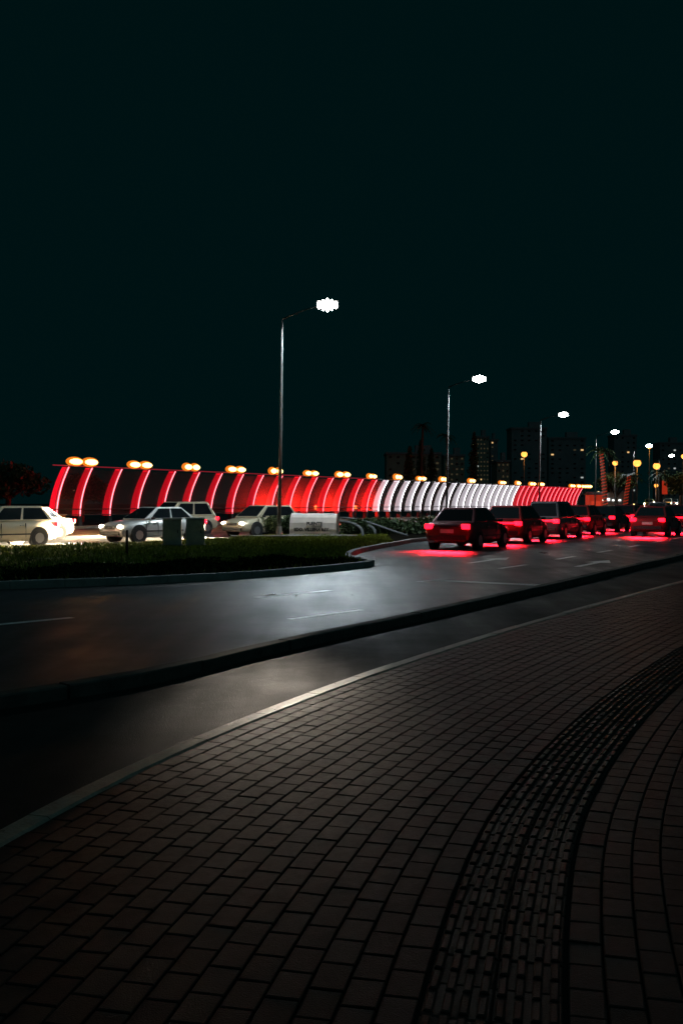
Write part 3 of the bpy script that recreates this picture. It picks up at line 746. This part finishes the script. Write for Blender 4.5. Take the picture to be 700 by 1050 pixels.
inner = [((4.6, 35.2), 'sedan', 'maroon', 'nearest maroon sedan in the turning lane, last of the red-lit queue'),
         ((7.2, 40.2), 'hatch', 'red', 'red hatchback, second from the back of the red-lit queue'),
         ((9.9, 45.4), 'suv', 'grey', 'dark grey off-roader, third from the back of the red-lit queue'),
         ((12.5, 50.6), 'hatch', 'red', 'red hatchback, fourth from the back of the red-lit queue'),
         ((15.3, 56.0), 'sedan', 'black', 'black sedan, fifth from the back of the red-lit queue'),
         ((18.1, 61.6), 'hatch', 'maroon', 'maroon hatchback, sixth from the back of the red-lit queue'),
         ((21.0, 67.3), 'sedan', 'red', 'red sedan, seventh from the back of the red-lit queue'),
         ((24.0, 73.2), 'suv', 'grey', 'dark grey off-roader, front one of the red-lit queue')]
for (x, y), s_, c_, l_ in inner: car(s_, c_, x, y, (.46, .888), l_, q)
q = 'cars in the middle lane with red tail lights'
for (x, y), s_, c_, l_ in (((15.6, 48.4), 'sedan', 'red', 'red sedan alone in the next lane at the right, nearest the camera'),
                           ((19.2, 55.2), 'hatch', 'maroon', 'maroon hatchback ahead of the red sedan in the right-hand lane')): car(s_, c_, x, y, (.48, .877), l_, q)
q = 'cars on the far carriageway with cream headlights'
for (x, y), s_, c_, l_ in (((-12.6, 36.0), 'hatch', 'cream', 'cream hatchback with bright headlights, leftmost and cut by the frame'),
                           ((-7.9, 41.0), 'sedan', 'white', 'white sedan with bright headlights left of the utility cabinets'),
                           ((-3.9, 47.6), 'hatch', 'cream', 'cream hatchback with bright headlights between cabinets and shrubs'),
                           ((-14.0, 42.6), 'sedan', 'white', 'white sedan in the second lane, behind the leftmost hatchback'),
                           ((-8.6, 50.5), 'suv', 'cream', 'cream off-roader in the second lane behind the utility cabinets')): car(s_, c_, x, y, (-.66, -.75), l_, q, True)
HEADW = 500
q = 'far cars facing the camera at the end of the road'
for (x, y), s_, c_, l_ in (((53, 168), 'sedan', 'yellow', 'far yellow taxi with paired headlights under the orange lamps'),
                           ((63, 185), 'hatch', 'white', 'far white hatchback with headlights at the right edge'),
                           ((57.5, 172), 'hatch', 'cream', 'far cream hatchback just right of the yellow taxi')): car(s_, c_, x, y, (-.4, -.9), l_, q, True)

# ------------------------------------------------------------------ FAR LIGHTS, PALMS, BUILDINGS
def globe_post(px, py, Y, base=0, lab='', s=1.0):
    x = (px - 350) / 1000 * Y; z = 1.6 - (py - 516) / 1000 * Y
    r = empty("globe_street_lamp", (x, Y, 0)); 
    m = MB(); m.tube([(0, 0, 0), (0, 0, z - .1)], [.1, .06], 8); m.build("pole", M['steel'], r, True)
    m = MB(); m.ball((0, 0, z), (.28 * s, .28 * s, .26 * s), 12, 8); m.build("globe", M['sodium'], r, True)
    m = MB(); m.tube([(0, 0, z + .2 * s), (0, 0, z + .34 * s)], [.3 * s, .05], 10); m.build("cap", M['darkmetal'], r)
    tag(r, lab, 'street lamp', 'orange globe street lamps')
    L = bpy.data.lights.new("globe_light", 'POINT'); L.energy = 90; L.color = (1, .33, .06); L.shadow_soft_size = .3
    lo = bpy.data.objects.new("globe_light", L); lo.location = (x, Y - .5, z - .5); C.objects.link(lo)
for px, py, Y, lab, s_ in ((537, 466, 165, 'orange street lamp standing alone above the far red ribs', 1.5), (630, 475, 125, 'left one of three orange lamps over the far junction', 1.0),
                     (652.5, 475, 130, 'middle one of three orange lamps over the far junction', 1.5), (672.5, 478, 135, 'right one of three orange lamps over the far junction', 1.4),
                     (672, 498, 150, 'small low orange lamp under the right one of the three', .9), (665, 458, 160, 'high orange lamp just under the fifth white street lamp', 1.1), (700, 468, 130, 'orange lamp cut by the right edge of the frame', .9)):
    globe_post(px, py, Y, 0, lab, s_ * 1.25)

def palm(x, y, H, lean, lit, lab):
    r = empty("palm_tree", (x, y, 0))
    m = MB(); pts = [(lean * (i / 10) ** 1.6, 0, H * i / 10) for i in range(11)]
    m.tube(pts, [.26 - .012 * i + (.02 if i % 2 else 0) for i in range(11)], 10); m.build("trunk", M['bark'], r, True)
    if lit:
        m = MB(); turns = int(H * 3.2); pp = []
        for i in range(turns * 8):
            t = i / (turns * 8); a = 2 * PI * i / 8; rr = .30 - .10 * t
            pp.append((lean * t ** 1.6 + rr * math.cos(a), rr * math.sin(a), H * t))
        m.tube(pp, .035, 4); m.build("light_string", M['string'], r)
    m = MB()
    for k in range(15):
        a = 2 * PI * k / 15 + rnd.uniform(-.2, .2); el = rnd.uniform(-.3, .9); Lf = rnd.uniform(1.5, 2.1)
        prev = None
        for j in range(9):
            t = j / 8; rr = Lf * t * math.cos(el * (1 - t * .3)); zz = H + .1 + Lf * t * math.sin(el) - 1.3 * t * t
            c = Vector((lean + rr * math.cos(a), rr * math.sin(a), zz))
            if prev is not None:
                sd = Vector((-math.sin(a), math.cos(a), 0)) * (.34 * math.sin(PI * min(t + .1, 1)) + .03)
                m.add([prev, c, c + sd - Vector((0, 0, .18))], [(0, 1, 2)]); m.add([prev, c, c - sd - Vector((0, 0, .18))], [(0, 2, 1)])
            prev = c
    m.build("crown", M['leaf'], r); tag(r, lab, 'palm tree', 'palm trees by the far junction')
palm(27.3, 101, 7.0, -.5, True, 'tall palm whose trunk is wrapped in red lights')
palm(31.6, 109, 4.6, .5, True, 'short leaning palm wrapped in red lights')
palm(36.5, 112, 5.0, .1, False, 'unlit palm between the middle and right orange lamps')
palm(12.2, 150, 13.5, .3, False, 'tall dark palm behind the middle of the white ribs')
palm(17.6, 160, 12.5, -.3, False, 'tall dark palm behind the right half of the white ribs')
def cypress(x, y, H, lab):
    r = empty("column_tree", (x, y, 0)); m = MB(); m.tube([(0, 0, 0), (0, 0, H * .8)], [.2, .05], 6); m.build("trunk", M['bark'], r)
    m = MB()
    for k in range(9):
        z = 1.5 + (H - 2) * k / 8; rr = .95 * math.sin(PI * (.18 + .78 * k / 8)) + .15; leafcloud(m, (rnd.uniform(-.15, .15), rnd.uniform(-.15, .15), z), (rr, rr, H / 12), 190, .22, .3)
    m.build("crown", M['leaf'], r); tag(r, lab, 'tree', 'narrow dark trees behind the bridge')
cypress(10.3, 148, 10, 'narrow dark tree behind the ribs where the white run begins'); cypress(12.9, 158, 11.5, 'narrow dark tree just left of the second street lamp')
cypress(14.9, 163, 10.5, 'narrow dark tree right behind the second street lamp'); cypress(22, 163, 13, 'narrow dark tree left of the far lit tower')
def tree(x, y, H, rr, lab):
    r = empty("broad_tree", (x, y, 0)); m = MB(); m.tube([(0, 0, 0), (.1, 0, H * .5)], [.28, .18], 8)
    cs = []
    for k in range(7):
        a = k * .9 + rnd.random() * .4; c = (rr * .6 * math.cos(a), rr * .6 * math.sin(a), H * (.6 + .25 * rnd.random())); cs.append(c); m.tube([(.1, 0, H * .42), c], [.13, .03], 6)
    m.build("trunk", M['bark'], r)
    m = MB()
    for c in cs + [(0, 0, H * .85)]: leafcloud(m, c, (rr * rnd.uniform(.35, .55),) * 2 + (rr * rnd.uniform(.25, .4),), 320, .2, .3)
    m.build("crown", M['leaf'], r); tag(r, lab, 'tree', 'broad trees beyond the bridge')
tree(-26, 76, 4.6, 3.0, 'broad dark tree at the left edge beyond the bridge'); tree(-22.4, 84, 4.2, 2.4, 'broad dark tree just left of the barrier end')
tree(36, 128, 6, 2.6, 'broad tree between the red-lit palm and the short palm'); tree(47, 134, 5.5, 2.5, 'broad tree under the right orange lamp'); tree(52, 150, 6.5, 3, 'broad tree behind the red banner')

def tower(px0, px1, ptop, Y, fm, floors, bays, lit, lab, dim=0.0, dm='wdim'):
    x0, x1 = (px0 - 350) / 1000 * Y, (px1 - 350) / 1000 * Y; z1 = 1.6 + (516 - ptop) / 1000 * Y; wd = x1 - x0; dp = max(9, wd * .8)
    r = empty("tower_block", ((x0 + x1) / 2, Y + dp / 2, 0))
    m = MB(); m.box((0, 0, z1 / 2), (wd, dp, z1)); m.build("wall", M[fm], r)
    m = MB(); m.box((0, 0, z1 + .3), (wd + .5, dp + .5, .6)); m.box((wd * .2, 0, z1 + 1.6), (wd * .3, dp * .3, 2.2)); m.build("roof", M['facade2'], r)
    fh = z1 / floors; bw_ = wd / bays
    for f in range(floors):
        for b in range(bays):
            u = rnd.random()
            k = 'wglow' if u < lit * .6 else ('wglow2' if u < lit else (dm if u < lit + dim else 'wdark'))
            if k == 'wdark' and rnd.random() < .4: continue
            m = MB(); m.box((-wd / 2 + bw_ * (b + .5), -dp / 2 - .03, fh * (f + .55)), (bw_ * .34, .10, fh * .30)); m.build("window", M[k], r)
    tag(r, lab, 'building', 'distant towers at night')
tower(488, 501, 449, 300, 'facade', 16, 4, .02, 'slim far tower with columns of dim warm windows', .7)
tower(502.5, 510, 452, 310, 'facade2', 15, 2, .07, 'narrow dark tower right of the slim lit one', .25)
tower(509, 522, 474, 250, 'facade', 8, 3, .06, 'low wide block with warm facade left of the orange lamp', .75)
tower(524, 560, 440, 330, 'facade2', 17, 5, .04, 'broad dark tower behind the lone orange lamp', .03)
tower(562, 600, 450, 350, 'facade2', 15, 5, .05, 'broad dark tower under the third street lamp', .02)
tower(455, 476, 468, 280, 'facade', 10, 4, .08, 'small dim block beside the second street lamp', .3)
tower(396, 452, 466, 260, 'facade', 9, 7, .0, 'long dim brown block behind the start of the white ribs', .10)
tower(629, 652, 447, 380, 'facade2', 15, 4, .05, 'dark tower behind the fourth street lamp', .02)
tower(676, 700, 455, 380, 'facade2', 14, 4, .06, 'dark tower at the right edge of the skyline', .02)

# shop front / kiosk, sign boards, banner
r = empty("kiosk", (31.0, 120, 0)); m = MB(); m.box((0, 0, 1.3), (1.6, 2, 2.6)); m.build("body", M['banner'], r, bevel=.05)
m = MB(); m.box((0, 0, 2.7), (2.0, 2.4, .16)); m.build("roof", M['darkmetal'], r); m = MB(); m.box((0, -1.02, 1.5), (1.1, .06, .7)); m.build("window", M['string'], r)
tag(r, 'red-lit kiosk at the right end of the bridge barrier', 'kiosk')
r = empty("shop", (37.0, 135, 0)); m = MB(); m.box((0, 2, 1.6), (4.5, 4, 3.2)); m.build("wall", M['facade2'], r); m = MB(); m.box((-.7, -.05, 2.1), (1.5, .1, .35)); m.build("lit_sign", M['awning'], r)
m = MB(); m.box((-.1, -.05, .7), (.3, .08, .9)); m.build("doorway", M['shopglow'], r); m = MB(); m.box((1.0, -.05, 2.0), (1.2, .1, .2)); m.build("lit_sign", M['awning'], r)
tag(r, 'low dark shop with a white lit sign behind the red-lit palm', 'shop')
r = empty("banner_pole", (45.3, 137, 0)); m = MB(); m.tube([(0, 0, 0), (0, 0, 6.4)], [.08, .05], 8); m.build("pole", M['steel'], r, True)
m = MB(); m.box((-.05, -.1, 3.8), (.85, .06, 1.9), top=(.8, 1)); m.build("banner", M['banner'], r); tag(r, 'pole with a hanging red banner at the far right', 'banner')
for px, Y, zz, lab in ((640, 150, 1.0, 'small bright doorway light left of the short palm'), (649, 160, 1.2, 'small warm shop light right of the short palm'), (690, 170, 3.6, 'small white lamp near the right edge'), (698, 172, 3.7, 'small white lamp at the very right edge'), (613, 140, 3.0, 'small white lamp right of the kiosk')):
    r = empty("post_lamp", ((px - 350) / 1000 * Y, Y, 0)); m = MB(); m.tube([(0, 0, 0), (0, 0, zz)], .05, 6); m.build("post", M['darkmetal'], r); m = MB(); m.ball((0, 0, zz + .1), (.22, .22, .22), 8, 6); m.build("globe", M['shopglow'], r, True)
    tag(r, lab, 'lamp', 'small lamps at the far junction')
